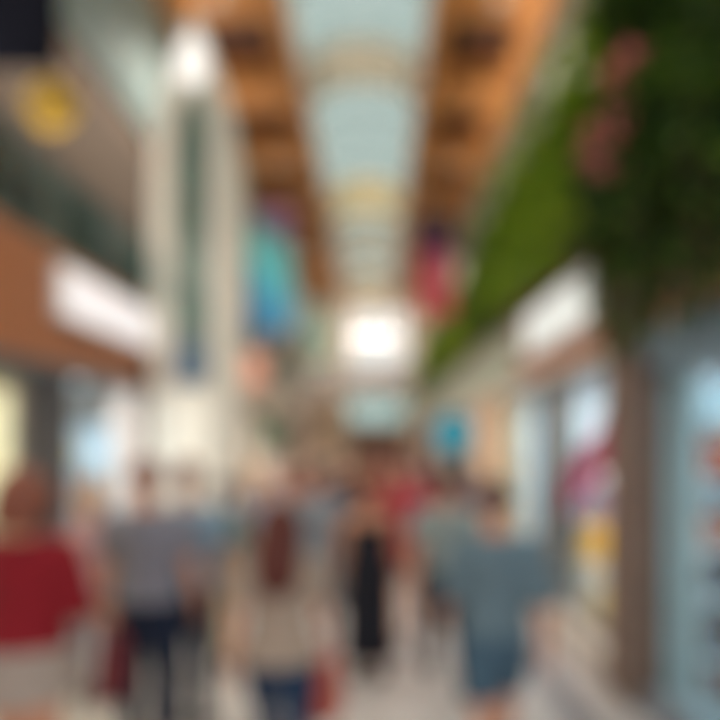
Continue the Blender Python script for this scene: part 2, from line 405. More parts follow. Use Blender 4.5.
MB().prism([(x*.97, z*1) for x, z in inner], .12, .2).build('back_panel', mat('column_back_grey', srgb(150, 164, 156), .6), py)
mm = MB()
for k in range(1, 6): mm.box(-.2, .2, .01, .03, 2.75+k*.55, 2.78+k*.55)
mm.build('crossbar', GREY, py)
MB().prism([(x*.56, 6.48+(z-5.0)*.26) for x, z in ogive(.34, 4.6, 5.3, 7.0)], -.03, .01).build('lamp', lit('column_lamp_light', (1, .97, .92), .55), py)
MB().bbox(-.2, .2, -.03, .01, 1.2, 2.55, .01).build('lit_panel', lit('column_panel_light', (1, .92, .76), .30), py)
MB().bbox(-.17, .17, -.05, .0, 2.65, 3.15, .01).build('info_screen', mat('blue_grey_screen', srgb(104, 134, 160), .3), py)

# hanging banners
def banner(loc, w_, h_, cols, label, rod_h, wave=.05, m_rod=DARK):
    t = empty('hanging_banner', loc, label, 'banner', 'banners hung from the timber ceiling')
    nx, nz = 10, 20
    m = bpy.data.materials.new('banner_cloth'); m.use_nodes = True
    nt = m.node_tree; b_ = nt.nodes['Principled BSDF']; tc_ = nt.nodes.new('ShaderNodeTexCoord')
    mp = nt.nodes.new('ShaderNodeSeparateXYZ'); nt.links.new(tc_.outputs['Generated'], mp.inputs[0])
    add = nt.nodes.new('ShaderNodeMath'); add.operation = 'MULTIPLY_ADD'; add.inputs[1].default_value = cols[0]
    nt.links.new(mp.outputs['X'], add.inputs[0]); nt.links.new(mp.outputs['Z'], add.inputs[2])
    rr = nt.nodes.new('ShaderNodeValToRGB'); el = rr.color_ramp.elements
    st = cols[1]
    el[0].position = st[0][0]; el[0].color = st[0][1]+(1,); el[1].position = st[-1][0]; el[1].color = st[-1][1]+(1,)
    for p, c in st[1:-1]:
        q = el.new(p); q.color = c+(1,)
    nt.links.new(add.outputs[0], rr.inputs[0]); nt.links.new(rr.outputs[0], b_.inputs['Base Color']); b_.inputs['Roughness'].default_value = .7
    b2 = MB(); rs = []
    for y_off in (0, .006):
        rs.append([[b2.bm.verts.new((w_*(i/nx-.5), y_off+wave*math.sin(i/nx*7+j*.2)*.5, -h_*j/nz)) for i in range(nx+1)] for j in range(nz+1)])
    for s_, g_ in enumerate(rs):
        for j in range(nz):
            for i in range(nx):
                q = (g_[j][i], g_[j][i+1], g_[j+1][i+1], g_[j+1][i]); f = b2.bm.faces.new(q if s_ else q[::-1]); f.smooth = True
    b2.build('cloth', m, t)
    MB().tube([(-w_/2-.05, 0, .02), (w_/2+.05, 0, .02)], .02, side=Vector((0, 1, 0))).build('rod', m_rod, t)
    MB().tube([(-w_/2+.02, 0, .03), (-w_/2+.02, 0, rod_h)], .006).build('cable', METAL, t)
    MB().tube([(w_/2-.02, 0, .03), (w_/2-.02, 0, rod_h)], .006).build('cable', METAL, t)
    return t
banner((-1.92, 11, 6.28), .80, 2.35, (.25, [(0, srgb(60, 120, 190)), (.35, srgb(90, 185, 235)), (.62, srgb(120, 240, 250)), (.88, srgb(140, 215, 215)), (1.0, srgb(175, 120, 165))]),
       'turquoise and blue banner hanging left of the skylight', 8.0-6.28)
banner((1.14, 11.3, 6.1), .66, 1.80, (.0, [(0, srgb(240, 104, 112)), (.45, srgb(240, 112, 132)), (.68, srgb(170, 70, 110)), (.80, srgb(70, 60, 95)), (1, srgb(62, 60, 88))]),
       'crimson pink banner with dark top hanging beside the greenery', 8.0-6.1)
banner((-1.68, 18, 5.95), .72, 1.7, (.0, [(0, srgb(190, 228, 212)), (1, srgb(196, 230, 216))]),
       'small pale mint banner hanging beyond the turquoise one', 8.0-5.95)

# ================================================================= SHOP CONTENTS
def shelf_unit(loc, w_, h_, d, n, m, label, rz, group=None):
    t = empty('display_shelf', loc, label, 'shelf', group, rz)      # open towards local -Y
    MB().bbox(-w_/2, -w_/2+.04, 0, d, 0, h_, .004).build('side_panel', m, t)
    MB().bbox(w_/2-.04, w_/2, 0, d, 0, h_, .004).build('side_panel', m, t)
    MB().box(-w_/2+.04, w_/2-.04, d-.02, d, 0, h_).build('back_panel', m, t)
    zs = []
    for k in range(n+1):
        z = .06+(h_-.12)*k/n
        MB().bbox(-w_/2+.04, w_/2-.04, 0, d-.02, z, z+.035, .004).build('shelf_board', m, t); zs.append(z+.035)
    return zs
ICE = mat('ice_white_shelf', srgb(214, 232, 238), .5, var=.03)
def shoe_mesh(b_, cx, cy, z, l=.25):
    b_.tube([(cx, cy-l*.5, z+.03), (cx, cy-l*.35, z+.035), (cx, cy, z+.045), (cx, cy+l*.25, z+.06), (cx, cy+l*.45, z+.06)],
            [(.028, .02), (.04, .034), (.042, .045), (.04, .06), (.03, .055)])
def shoe(loc, rz, m, label, group, sole=None):
    b_ = MB(); shoe_mesh(b_, 0, 0, .012, .28); o = b_.build('shoe', m)
    o.location = loc; o.rotation_euler = (0, 0, rz); tag(o, label, 'shoe', group)
    MB().bbox(-.04, .04, -.15, .14, 0, .02, .008).build('sole', sole or DARK, o); return o
def handbag(loc, rz, w_, h_, d, m, label, group=None, strap=.16, name='handbag', cat='bag', parent_loc=None):
    prof = [(-w_/2, 0), (w_/2, 0), (w_/2*.86, h_), (-w_/2*.86, h_)]
    b_ = MB()
    rs = []
    for k in range(7):
        a = k/6; ww = w_/2*(1-.14*a); dd = d/2*(1-.5*a**1.5)
        rs.append([(ww*math.copysign(abs(math.cos(q))**.4, math.cos(q)), dd*math.copysign(abs(math.sin(q))**.6, math.sin(q)), h_*a) for q in [i*2*math.pi/20 for i in range(20)]])
    b_.rings(rs); o = b_.build(name, m); o.location = loc; o.rotation_euler = (0, 0, rz); tag(o, label, cat, group)
    for sy in (-1, 1):
        pts = [(w_*.25*math.cos(math.pi*(1-k/10)), sy*d*.16, h_-.01+strap*math.sin(math.pi*k/10)) for k in range(11)]
        MB().tube(pts, .007, n=8, side=Vector((0, 1, 0))).build('handle', m, o)
    return o
ICE = mat('ice_white_shelf', srgb(214, 232, 238), .5, var=.03)
ZB = [.20, .48, .93, 1.24, 1.70, 2.12]
st_ = empty('display_shelf', (2.49, 4.05, 0), 'icy white shelf stand with bags behind the near right shop glass', 'shelf')
MB().bbox(-.33, -.29, 0, .30, 0, 2.45, .004).build('side_panel', ICE, st_)
MB().bbox(.29, .33, 0, .30, 0, 2.45, .004).build('side_panel', ICE, st_)
MB().box(-.29, .29, .28, .30, 0, 2.45).build('back_panel', ICE, st_)
for z in ZB: MB().bbox(-.29, .29, 0, .28, z-.035, z, .004).build('shelf_board', ICE, st_)
for z, hh, c, nm, pc in ((ZB[0], .17, (132, 98, 92), 'brown grey', 'lowest'), (ZB[1], .27, (50, 68, 84), 'dark teal', 'second lowest'), (ZB[2], .20, (58, 72, 88), 'slate', 'third lowest'), (ZB[3], .20, (176, 104, 84), 'terracotta', 'fourth lowest'), (ZB[4], .27, (168, 66, 46), 'brick red', 'second highest')):
    handbag((2.41, 4.17, z+.001), 0, .40, hh, .16, mat('tote_'+nm.replace(' ', '_'), srgb(*c), .6), '%s bag on the %s board of the icy white stand' % (nm, pc), 'bags on the icy white stand', .06)
# display window with pink scarf, yellow bag
dp = empty('display_plinth', (2.34, 6.05, .221), 'white display block carrying the yellow handbag in the shop window', 'plinth')
MB().bbox(-.2, .3, .0, .35, 0, .50, .01).build('block', WHITE, dp)
MB().bbox(-.23, .33, -.03, .38, .50, .53, .005).build('top_board', CREAM, dp)
def mannequin(loc, rz, sash_m, dress_m, label):
    t = empty('mannequin', loc, label, 'mannequin', None, rz)
    MB().ell((0, 0, .012), (.17, .17, .012)).build('base', METAL, t)
    MB().tube([(0, .0, .02), (0, 0, .95)], .015).build('pole', METAL, t)
    MB().tube([(0, 0, .88), (0, 0, .98), (0, 0, 1.08), (0, 0, 1.22), (0, 0, 1.34), (0, 0, 1.41), (0, 0, 1.45), (0, 0, 1.56)],
              [(.14, .1), (.165, .115), (.125, .095), (.15, .12), (.17, .11), (.14, .08), (.055, .055), (.045, .045)], n=18).build('torso', WHITE, t)
    MB().tube([(0, 0, .45), (0, 0, .75), (0, 0, .98), (0, 0, 1.09), (0, 0, 1.22), (0, 0, 1.35), (0, 0, 1.40)],
              [(.30, .24), (.23, .18), (.185, .13), (.14, .108), (.165, .132), (.182, .122), (.15, .09)], n=20).build('dress', dress_m, t)
    MB().ell((0, -.01, 1.68), (.07, .085, .11)).build('head', WHITE, t)
    return t
mq = mannequin((2.62, 5.85, .0), R(-90), None, mat('lilac_grey_dress', srgb(178, 176, 196), .7), 'white mannequin in a lilac grey dress behind the pink scarf')
mq.location = (2.52, 6.70, .221); mq.scale = (.92, .92, .92)
# pink scarf draped diagonally on an inclined display rail
ps = empty('draped_scarf', (2.17, 6.15, 0), 'long magenta pink scarf draped slanting across the shop window', 'scarf')
b2 = MB(); A = Vector((0, -.62, 2.12)); B = Vector((0, .68, 1.32)); g_ = []
for s_ in (0, .02):
    g_.append([[b2.bm.verts.new(A.lerp(B, i/24)+Vector((.03*math.sin(j*1.6+i*.3)+s_, 0, (j/8-.5)*(.46+.04*math.sin(i*.5))-.05*math.sin(math.pi*i/24)))) for j in range(9)] for i in range(25)])
for s_, G in enumerate(g_):
    for i in range(24):
        for j in range(8):
            q = (G[i][j], G[i+1][j], G[i+1][j+1], G[i][j+1]); f = b2.bm.faces.new(q if s_ else q[::-1]); f.smooth = True
b2.build('cloth', mat('magenta_cloth', srgb(240, 70, 134), .7, var=.15, scale=5), ps)
MB().tube([(.05, -.64, 2.22), (.05, .70, 1.40)], .012).build('rail', METAL, ps)
for yy, zz in ((-.5, 2.13), (.6, 1.46)): MB().tube([(.05, yy, zz), (.05, yy, 2.74)], .005).build('wire', METAL, ps)
handbag((2.34, 6.22, .752), 0, .42, .32, .2, mat('yellow_leather', srgb(250, 184, 30), .5), 'golden yellow handbag on the white block in the shop window', None, .08)
handbag((2.30, 5.80, .222), 0, .40, .30, .14, mat('cream_leather', srgb(252, 210, 140), .5), 'pale cream yellow handbag in front of the white block', None, .06)
handbag((2.30, 5.35, .222), 0, .30, .20, .14, mat('lilac_leather', srgb(170, 164, 186), .5), 'small lilac grey handbag low in the shop window nearest the brown column', None, .05)
# left shops
light_sign('glow_panel', (-3.62, 5.50, 1.85), 1.1, 1.2, .08, 'warm cream glow panel added inside the left shop by the frame edge', 'fill panel', lit('cream_glow_light', (1, .88, .62), .38), 'Y', CREAM)  # added glowing panel that supplies the shop's cream brightness
zsB = shelf_unit((-4.6, 7.6, 0), 1.3, 2.2, .35, 4, mat('blue_white_shelf', srgb(216, 232, 240), .5, var=.03), 'bluish white display shelves inside the bright left shop entrance', R(180))
for o in [x for x in COL.objects if x.get('label', '').startswith('bluish white display')]:
    o.rotation_euler = (0, 0, 0); o.location = (-4.3, 8.3, 0)
bc = [(srgb(224, 176, 160), 'pale pink'), (srgb(236, 214, 170), 'sand'), (srgb(206, 226, 236), 'icy blue')]
for kz in range(0, 4):
    for j, dx in enumerate((-.4, 0, .4)):
        c, nm = bc[(kz+j) % 3]
        b_ = handbag((-4.3+dx, 8.42, zsB[kz]+.002), 0, .28, .26, .16, mat('case_'+nm.replace(' ', '_'), c, .6), '%s bag on %s shelf of bluish white unit, %s' % (nm, ['lowest', 'second lowest', 'second highest', 'highest'][kz], ['left end', 'middle', 'right end'][j]), 'bags on the bluish white shelves', .07)
# ceiling lamps in the shops
for nm, x0, x1, y0, y1, z, m, lb in (
    ('a', -4.9, -3.5, 3.0, 4.9, 2.70, lit('warm_panel_light', (1, .88, .55), 1.2), 'warm rectangular ceiling lamp in the cream shop by the red shirt'),
    ('b', -4.9, -3.5, 5.9, 7.4, 2.70, lit('cool_panel_light', (.78, .92, 1), 1.2), 'cool white ceiling lamp in the bluish shop entrance'),
    ('c', 2.4, 3.5, 2.5, 4.1, 2.75, lit('ice_panel_light', (.80, .95, 1), .6), 'icy white ceiling lamp above the near right shop shelves'),
    ('d', 2.4, 3.4, 5.1, 6.5, 2.75, lit('neutral_panel_light', (1, .95, .9), 1), 'white ceiling lamp above the pink scarf window'),
    ('e', 2.5, 3.5, 7.5, 9.3, 2.75, lit('mint_panel_light', (.85, 1, .95), 1), 'pale mint ceiling lamp in the shop past the grey pier')):
    t = empty('ceiling_lamp', ((x0+x1)/2, (y0+y1)/2, z), lb, 'lamp', 'ceiling lamps in the shops')
    hx, hy = (x1-x0)/2, (y1-y0)/2
    MB().bbox(-hx, hx, -hy, hy, -.05, 0, .005).build('housing', WHITE, t)
    MB().box(-hx+.04, hx-.04, -hy+.04, hy-.04, -.056, -.05).build('diffuser', m, t)
# warm downlights added to the timber soffits as fill for the hall
def fill_downlight(x, y, label):
    t = empty('fill_downlight', (x, y, ZC), label, 'lamp', 'added fill downlights in the timber ceiling')
    c = lambda r, z: [(r*math.cos(k*math.pi/10), r*math.sin(k*math.pi/10), z) for k in range(20)]
    MB().rings([c(.12, 0), c(.13, -.02), c(.10, -.05), c(.085, -.045), c(.085, -.01)], cap=False).build('rim', METAL, t)
    MB().rings([c(.084, -.012), c(.084, -.006)]).build('lens', lit('fill_downlight_lens', (1, .84, .66), .35), t)
    l = bpy.data.lights.new('fill_downlight_beam', 'SPOT'); l.energy = 150; l.spot_size = R(110); l.spot_blend = .8; l.color = (1, .86, .74); l.shadow_soft_size = .015
    o = bpy.data.objects.new('fill_downlight_beam', l); COL.objects.link(o); o.parent = t; o.location = (0, 0, -.07)
for k, y in enumerate((3.37, 8.17, 12.97, 17.77)):
    fill_downlight(-2.15, y, 'round downlight added in left timber ceiling, %s from the viewer' % ['first', 'second', 'third', 'fourth'][k])
    fill_downlight(1.7, y, 'round downlight added in right timber ceiling, %s from the viewer' % ['first', 'second', 'third', 'fourth'][k])

# ================================================================= GREENERY
def leafmat(name, c1, c2):
    m = mat(name, c1, .55, var=0)
    nt = m.node_tree; r = [n for n in nt.nodes if n.type == 'VALTORGB'][0]
    r.color_ramp.elements[0].color = c1+(1,); r.color_ramp.elements[1].color = c2+(1,)
    b_ = nt.nodes['Principled BSDF']; o_ = nt.nodes['Material Output']
    tr = nt.nodes.new('ShaderNodeBsdfTranslucent'); mx = nt.nodes.new('ShaderNodeMixShader'); mx.inputs[0].default_value = .35
    nt.links.new(r.outputs[0], tr.inputs[0]); nt.links.new(b_.outputs[0], mx.inputs[1]); nt.links.new(tr.outputs[0], mx.inputs[2]); nt.links.new(mx.outputs[0], o_.inputs[0])
    return m
L_BR = leafmat('lime_leaves', srgb(138, 176, 30), srgb(190, 210, 60))
L_MD = leafmat('green_leaves', srgb(84, 132, 28), srgb(140, 176, 44))
L_SHADE = leafmat('shaded_leaves', srgb(24, 48, 20), srgb(52, 84, 30))  # near planter only: leaf colour darkened to stand for shade
L_DK2 = leafmat('deep_leaves', srgb(60, 96, 30), srgb(104, 136, 46))  # deep green; on the near planter it stands for shade too
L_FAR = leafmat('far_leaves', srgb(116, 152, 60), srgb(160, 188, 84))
PINKF = mat('pink_petals', srgb(226, 132, 132), .6, var=.2)
STEM = mat('stem_brown', srgb(84, 74, 40), .7)
def leaf(bm, p, d, up, s, mi=0):
    d = d.normalized(); sd_ = d.cross(up)
    if sd_.length < .05: sd_ = Vector((1, 0, 0))
    sd_.normalize(); n = sd_.cross(d)
    a = bm.verts.new(p); t = bm.verts.new(p+d*s-n*s*.12); l = bm.verts.new(p+d*s*.5+sd_*s*.27+n*s*.1); r = bm.verts.new(p+d*s*.5-sd_*s*.27+n*s*.1)
    m_ = bm.verts.new(p+d*s*.5)
    for q in ((a, r, m_), (m_, r, t), (a, m_, l), (m_, t, l)):
        f = bm.faces.new(q); f.material_index = mi; f.smooth = True
def planter(y0, y1, label, mats, n, ls, zlow, zhigh, flowers, xin=1.36):
    yc = (y0+y1)/2; L_ = y1-y0
    t = empty('planter_box', (1.80, yc, 3.70), label, 'planter', 'planters along the upper right ledge')
    b_ = MB().bbox(-.02, .28, -L_/2+.02, L_/2-.02, .0, .55, .015); b_.build('trough', WOODD, t)
    MB().box(.0, .26, -L_/2+.04, L_/2-.04, .5, .56).build('soil', mat('soil', srgb(50, 38, 28), .9), t)
    rnd = random.Random(int(y0*100)); f_ = MB(); st = MB(); fl = MB(); nf = 0
    for k in range(n):
        p = Vector((rnd.uniform(.02, .24), rnd.uniform(-L_/2, L_/2), .56)); up_ = rnd.random() < (.62 if y0 > 4 else .5)
        pts = [p]
        if up_:
            hx = rnd.uniform(-.15 if 10 < y0 < 10.2 else -.42, .15); top = rnd.uniform(.5, zhigh-4.25)
            for i in range(1, 9):
                a = i/8; pts.append(p+Vector((hx*a**1.4, rnd.uniform(-.03, .03)+.1*a*rnd.uniform(-1, 1), top*a - .25*max(0, a-.7))))
        else:
            out = -rnd.uniform(.2, p.x+1.80-xin); dr = rnd.uniform(.5, 4.4-zlow)
            for i in range(1, 9):
                a = i/8; pts.append(p+Vector((out*min(1, a*2.2)*(1-.15*a), rnd.uniform(-.04, .04), .12*math.sin(min(1, a*2.5)*math.pi) - dr*a**1.5)))
        ph = rnd.random(); yl = L_/2-.07
        for q in pts: q.y = max(-yl, min(yl, q.y))
        st.tube(pts, .006, n=4)
        for i in range(1, len(pts)):
            for q in range(5):
                pp = pts[i-1].lerp(pts[i], rnd.random())
                d = Vector((rnd.uniform(-1, .6), rnd.uniform(-1, 1), rnd.uniform(-.9, .7)))
                if abs(pp.y) > yl-.09: d.y = -math.copysign(abs(d.y), pp.y)
                leaf(f_.bm, pp, d, Vector((0, 0, 1)), ls*rnd.uniform(.7, 1.3), 0 if rnd.random() < .55+.3*(ph-.5) else 1)
    f_.build('foliage', mats, t); st.build('stems', STEM, t)
    for (dx, dy, dz, rr) in flowers:
        bl = MB()
        for k in range(60):
            v = Vector((rnd.gauss(0, 1), rnd.gauss(0, 1), rnd.gauss(0, 1))).normalized()
            leaf(bl.bm, Vector((dx, dy, dz))+v*rr*rnd.uniform(.5, .95), v+Vector((0, 0, .2)), Vector((.3, .1, 1)), .09)
        o = bl.build('blossoms', PINKF, t); o['label'] = 'cluster of dusty pink blossoms'
planter(2.35, 4.25, 'shade-darkened green planter at top right with pink blossoms and long trailing vines', [L_SHADE, L_DK2], 320, .13, 2.6, 5.3, [(-.33, .12, .34, .13), (-.44, .20, -.02, .14)])
planter(4.3, 5.9, 'mixed green planter above the brown column and the pink scarf window', [L_MD, L_BR], 190, .12, 3.7, 5.5, [])
names = ['lime green leafy planter above the near end of white sign', 'lush bright green planter above the far end of the white sign', 'bright green planter sitting next after the white sign',
         'green planter level with the dark topped crimson banner', 'small looking green planter beyond the crimson banner', 'distant green planter second from the far end', 'farthest green planter at the end of the ledge']
yy = 5.95
for i, nm in enumerate(names):
    L_ = 2.0 if i < 3 else 2.4
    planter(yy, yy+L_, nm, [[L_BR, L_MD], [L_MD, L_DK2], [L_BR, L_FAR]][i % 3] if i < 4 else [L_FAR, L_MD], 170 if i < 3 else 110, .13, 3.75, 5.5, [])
    yy += L_+.05

# ================================================================= PEOPLE
SKINS = {'light': mat('skin_light', srgb(224, 176, 150), .55, var=.04), 'tan': mat('skin_tan', srgb(196, 138, 108), .55, var=.04), 'brown': mat('skin_brown', srgb(134, 88, 66), .55, var=.04)}
EYE = mat('eye_white', srgb(240, 238, 234), .2, var=.01); IRIS = mat('dark_iris', srgb(50, 34, 26), .2); LIPS = mat('lips', srgb(176, 88, 84), .5)
BLACKSHOE = mat('black_shoe', srgb(34, 32, 34), .5); WHITESHOE = mat('white_shoe', srgb(220, 216, 210), .5); BROWNSHOE = mat('brown_shoe', srgb(110, 76, 54), .5)
POSES = {   # hip angle L/R (forward +), knee flex L/R, shoulder L/R, elbow flex L/R
    'step_left': dict(h=(.38, -.30), k=(.12, .38), s=(-.30, .32), e=(.25, .45)),
    'step_right': dict(h=(-.30, .38), k=(.38, .12), s=(.32, -.30), e=(.45, .25)),
    'stand': dict(h=(.04, -.04), k=(.05, .05), s=(.08, .04), e=(.25, .30)),
    'hold_bag': dict(h=(.22, -.18), k=(.10, .28), s=(.05, .18), e=(.20, .95)),
}
def skeleton(pose, fem):
    P = POSES[pose]; J = {}
    sw = .162 if fem else .185
    for i, s in enumerate((1, -1)):     # i=0 left side (+x when facing -y)
        hip = Vector((s*.092, 0, .90)); a = P['h'][i]; k = a-P['k'][i]
        kn = hip+Vector((s*.005, -math.sin(a), -math.cos(a)))*.43
        an = kn+Vector((0, -math.sin(k), -math.cos(k)))*.40
        fp = -.5*max(0, -k-.2)         # heel lift
        toe = an+Vector((s*.02, -.19*math.cos(fp*1.6), -.055+.19*math.sin(fp*1.6)))
        J['leg%d' % i] = (hip, kn, an, toe, fp)
        sh = Vector((s*sw, .005, 1.40)); a = P['s'][i]; f = a+P['e'][i]
        ab = .16 if not fem else .13
        el = sh+Vector((s*math.sin(ab), -math.sin(a)*math.cos(ab), -math.cos(a)*math.cos(ab)))*.29
        wr = el+Vector((s*.05, -math.sin(f), -math.cos(f))).normalized()*.25
        J['arm%d' % i] = (sh, el, wr, f)
    J['drop'] = min(min(J['leg0'][2].z, J['leg1'][2].z)-.075, min(J['leg0'][3].z, J['leg1'][3].z)-.02)
    return J
def hand(b_, wr, f, s):
    d = Vector((s*.04, -math.sin(f), -math.cos(f))).normalized()     # along fingers
    side = Vector((0, -math.cos(f), math.sin(f)))                     # thumb side (front)
    pn = Vector((-s, 0, 0))                                           # palm faces the body
    b_.tube([wr-d*.01, wr+d*.02, wr+d*.05, wr+d*.085], [(.024, .019), (.030, .018), (.038, .017), (.037, .014)], n=12, side=side)
    for q, (o, ln) in enumerate(((.029, .072), (.0098, .08), (-.0098, .075), (-.029, .06))):
        p0 = wr+d*.075+side*o; c1 = .25+.08*q; c2 = .7+.1*q
        p1 = p0+(d*math.cos(c1)+pn*math.sin(c1))*ln*.5
        p2 = p1+(d*math.cos(c2)+pn*math.sin(c2))*ln*.32
        p3 = p2+(d*math.cos(c2+.4)+pn*math.sin(c2+.4))*ln*.24
        b_.tube([p0-d*.015, p0, p1, p2, p3], [.0085, .0088, .0082, .0075, .006], n=8)
    p0 = wr+d*.025+side*.022; p1 = p0+(d*.6+side*.7+pn*.35).normalized()*.04; p2 = p1+(d*.9+side*.25+pn*.4).normalized()*.03; p3 = p2+(d+pn*.5).normalized()*.02
    b_.tube([p0-side*.01, p0, p1, p2, p3], [.013, .013, .0105, .009, .007], n=8)
TORSO_M = [(.80, .13, .095, 0), (.86, .165, .11, .005), (.93, .168, .118, .008), (1.0, .155, .108, 0), (1.08, .145, .10, -.005), (1.2, .158, .108, -.008), (1.30, .172, .118, -.008), (1.38, .175, .105, 0), (1.43, .135, .08, .01), (1.465, .075, .062, .015), (1.50, .056, .056, .01), (1.56, .053, .056, 0)]
TORSO_F = [(.80, .13, .10, 0), (.86, .172, .118, .008), (.93, .172, .122, .01), (1.0, .145, .105, 0), (1.08, .122, .09, -.005), (1.2, .138, .106, -.014), (1.28, .150, .122, -.018), (1.36, .150, .098, 0), (1.42, .118, .072, .01), (1.455, .062, .054, .015), (1.50, .046, .047, .01), (1.56, .045, .048, 0)]
def leg_pts(J, i):
    hip, kn, an, toe, fp = J['leg%d' % i]
    pts = [hip+Vector((0, 0, .02)), hip.lerp(kn, .25), hip.lerp(kn, .6), kn, kn.lerp(an, .3), kn.lerp(an, .7), an]
    pts[4] = pts[4]+Vector((0, .012, 0))
    return pts, [.088, .084, .068, .052, .054, .038, .035]
def remesh(b_, name, vox, sm=3):
    me = bpy.data.meshes.new(name+'_src'); bmesh.ops.recalc_face_normals(b_.bm, faces=list(b_.bm.faces)); b_.bm.to_mesh(me); b_.bm.free()
    o = bpy.data.objects.new('tmp', me); COL.objects.link(o)
    r = o.modifiers.new('r', 'REMESH'); r.mode = 'VOXEL'; r.voxel_size = vox; r.use_smooth_shade = True
    s = o.modifiers.new('s', 'SMOOTH'); s.iterations = sm; s.factor = .5
    bpy.context.view_layer.update()
    dg = bpy.context.evaluated_depsgraph_get()
    out = bpy.data.meshes.new_from_object(o.evaluated_get(dg)); out.name = name
    bpy.data.objects.remove(o); bpy.data.meshes.remove(me)
    for p in out.polygons: p.use_smooth = True
    out.materials.clear(); out.materials.append(WHITE)
    return out
CACHE = {}
def cached(key, fn):
    if key not in CACHE: CACHE[key] = fn()
    return CACHE[key]
def body_mesh(pose, fem):
    def mk():
        J = skeleton(pose, fem); b_ = MB(); T = TORSO_F if fem else TORSO_M
        b_.tube([(0, y, z) for z, rx, ry, y in T], [(rx, ry) for z, rx, ry, y in T], n=28)
        for i, s in enumerate((1, -1)):
            p, r = leg_pts(J, i); r = [q*(.97 if fem else 1) for q in r]
            b_.tube(p, r, n=16)
            hip, kn, an, toe, fp = J['leg%d' % i]
            b_.tube([an+Vector((0, .045, -.035)), an+Vector((0, .02, -.03)), an.lerp(toe, .45)+Vector((0, 0, -.005)), toe, toe+(toe-an).normalized()*.03],
                    [(.026, .03), (.034, .036), (.04, .03), (.042, .018), (.026, .011)], n=12)
            sh, el, wr, f = J['arm%d' % i]; k = .85 if fem else 1
            b_.tube([sh+Vector((-s*.05, 0, .0)), sh+Vector((-s*.01, 0, -.005)), sh.lerp(el, .25), sh.lerp(el, .6), el, el.lerp(wr, .3), el.lerp(wr, .75), wr, wr.lerp(el, -.05)],
                    [.05*k, .056*k, .052*k, .045*k, .040*k, .040*k, .030*k, .025*k, .024*k], n=14, side=Vector((0, 1, 0)))
            hand(b_, wr, f, s)
        # head: cranium, jaw, nose, ears
        b_.ell((0, .012, 1.652), (.074, .094, .098), 20, 14)
        b_.ell((0, -.022, 1.598), (.056, .066, .068), 18, 12)
        b_.ell((0, -.052, 1.553), (.026, .028, .022), 12, 8)
        b_.tube([(0, -.078, 1.655), (0, -.092, 1.632), (0, -.104, 1.612), (0, -.088, 1.602)], [(.008, .008), (.010, .011), (.014, .012), (.010, .008)], n=10)
        for s in (1, -1):
            b_.ell((s*.079, .012, 1.632), (.010, .018, .030), 10, 8)
            b_.ell((s*.028, -.078, 1.665), (.022, .012, .007), 10, 6)
        return remesh(b_, 'person', .0085, 2)
    return cached(('body', pose, fem), mk)
def top_mesh(pose, fem, sleeve, zhem, o_=.016, closed=True, collar=1.47):
    def mk():
        J = skeleton(pose, fem); b_ = MB(); T = [t for t in (TORSO_F if fem else TORSO_M) if zhem < t[0] < collar]
        T = [(zhem, T[0][1]+.012, T[0][2]+.012, T[0][3])] + T
        b_.tube([(0, y, z) for z, rx, ry, y in T], [(rx+o_+(.012 if z < 1.1 else 0), ry+o_+(.012 if z < 1.1 else 0)) for z, rx, ry, y in T], n=28)
        for i, s in enumerate((1, -1)):
            sh, el, wr, f = J['arm%d' % i]; k = .9 if fem else 1
            if sleeve == 'none': continue
            pts = [sh+Vector((-s*.06, 0, .0)), sh+Vector((-s*.005, 0, 0)), sh.lerp(el, .3), sh.lerp(el, .72)]; rr = [.064*k, .068*k, .070*k, .070*k]
            if sleeve == 'elbow': pts += [el.lerp(sh, -.12)]; rr = [.064*k, .068*k, .072*k, .074*k, .072*k]
            if sleeve == 'long': pts += [el, el.lerp(wr, .3), el.lerp(wr, .94)]; rr = [.062*k, .068*k, .064*k, .058*k, .053*k, .050*k, .036*k]
            b_.tube(pts, rr, n=16, side=Vector((0, 1, 0)))
        return remesh(b_, 'shirt', .014, 3)
    return cached(('top', pose, fem, sleeve, zhem, collar), mk)
def bottom_mesh(pose, fem, kind):
    def mk():
        J = skeleton(pose, fem); b_ = MB(); T = [(.79, .12, .10, .004)]+[t for t in (TORSO_F if fem else TORSO_M) if .83 < t[0] < 1.03]
        b_.tube([(0, y, z) for z, rx, ry, y in T], [(rx+.014, ry+.016) for z, rx, ry, y in T], n=24)
        if kind in ('trousers', 'shorts'):
            for i in (0, 1):
                p, r = leg_pts(J, i)
                if kind == 'trousers': rr = [.1, .1, .086, .072, .070, .058, .056]
                else: p = p[:3]+[J['leg%d' % i][0].lerp(J['leg%d' % i][1], .74)]; rr = [.102, .106, .098, .096]
                if fem and kind == 'trousers': rr = [.1, .096, .080, .064, .062, .048, .046]
                b_.tube(p, rr, n=18)
        else:
            zz = {'skirt': .52, 'long_skirt': .16, 'short_skirt': .74}[kind]
            zs_ = [.98, .88, .75, (.75+zz)/2, zz]; base = .178
            b_.tube([(0, 0, z) for z in zs_], [(base-.02, .125), (base+.012, .14), (base+.018, .15), (base+.02, .16), (base+.025, .18)], n=30)
        return remesh(b_, kind, .014, 3)
    return cached(('bot', pose, fem, kind), mk)
def shoe_m(pose, fem, i):
    def mk():
        J = skeleton(pose, fem); hip, kn, an, toe, fp = J['leg%d' % i]; b_ = MB()
        b_.tube([an+Vector((0, .055, -.036)), an+Vector((0, .02, -.028)), an.lerp(toe, .45)+Vector((0, 0, .0)), toe, toe+(toe-an).normalized()*.045],
                [(.032, .036), (.043, .045), (.049, .038), (.05, .026), (.034, .018)], n=14)
        return remesh(b_, 'shoe', .011, 2)
    return cached(('shoe', pose, fem, i), mk)
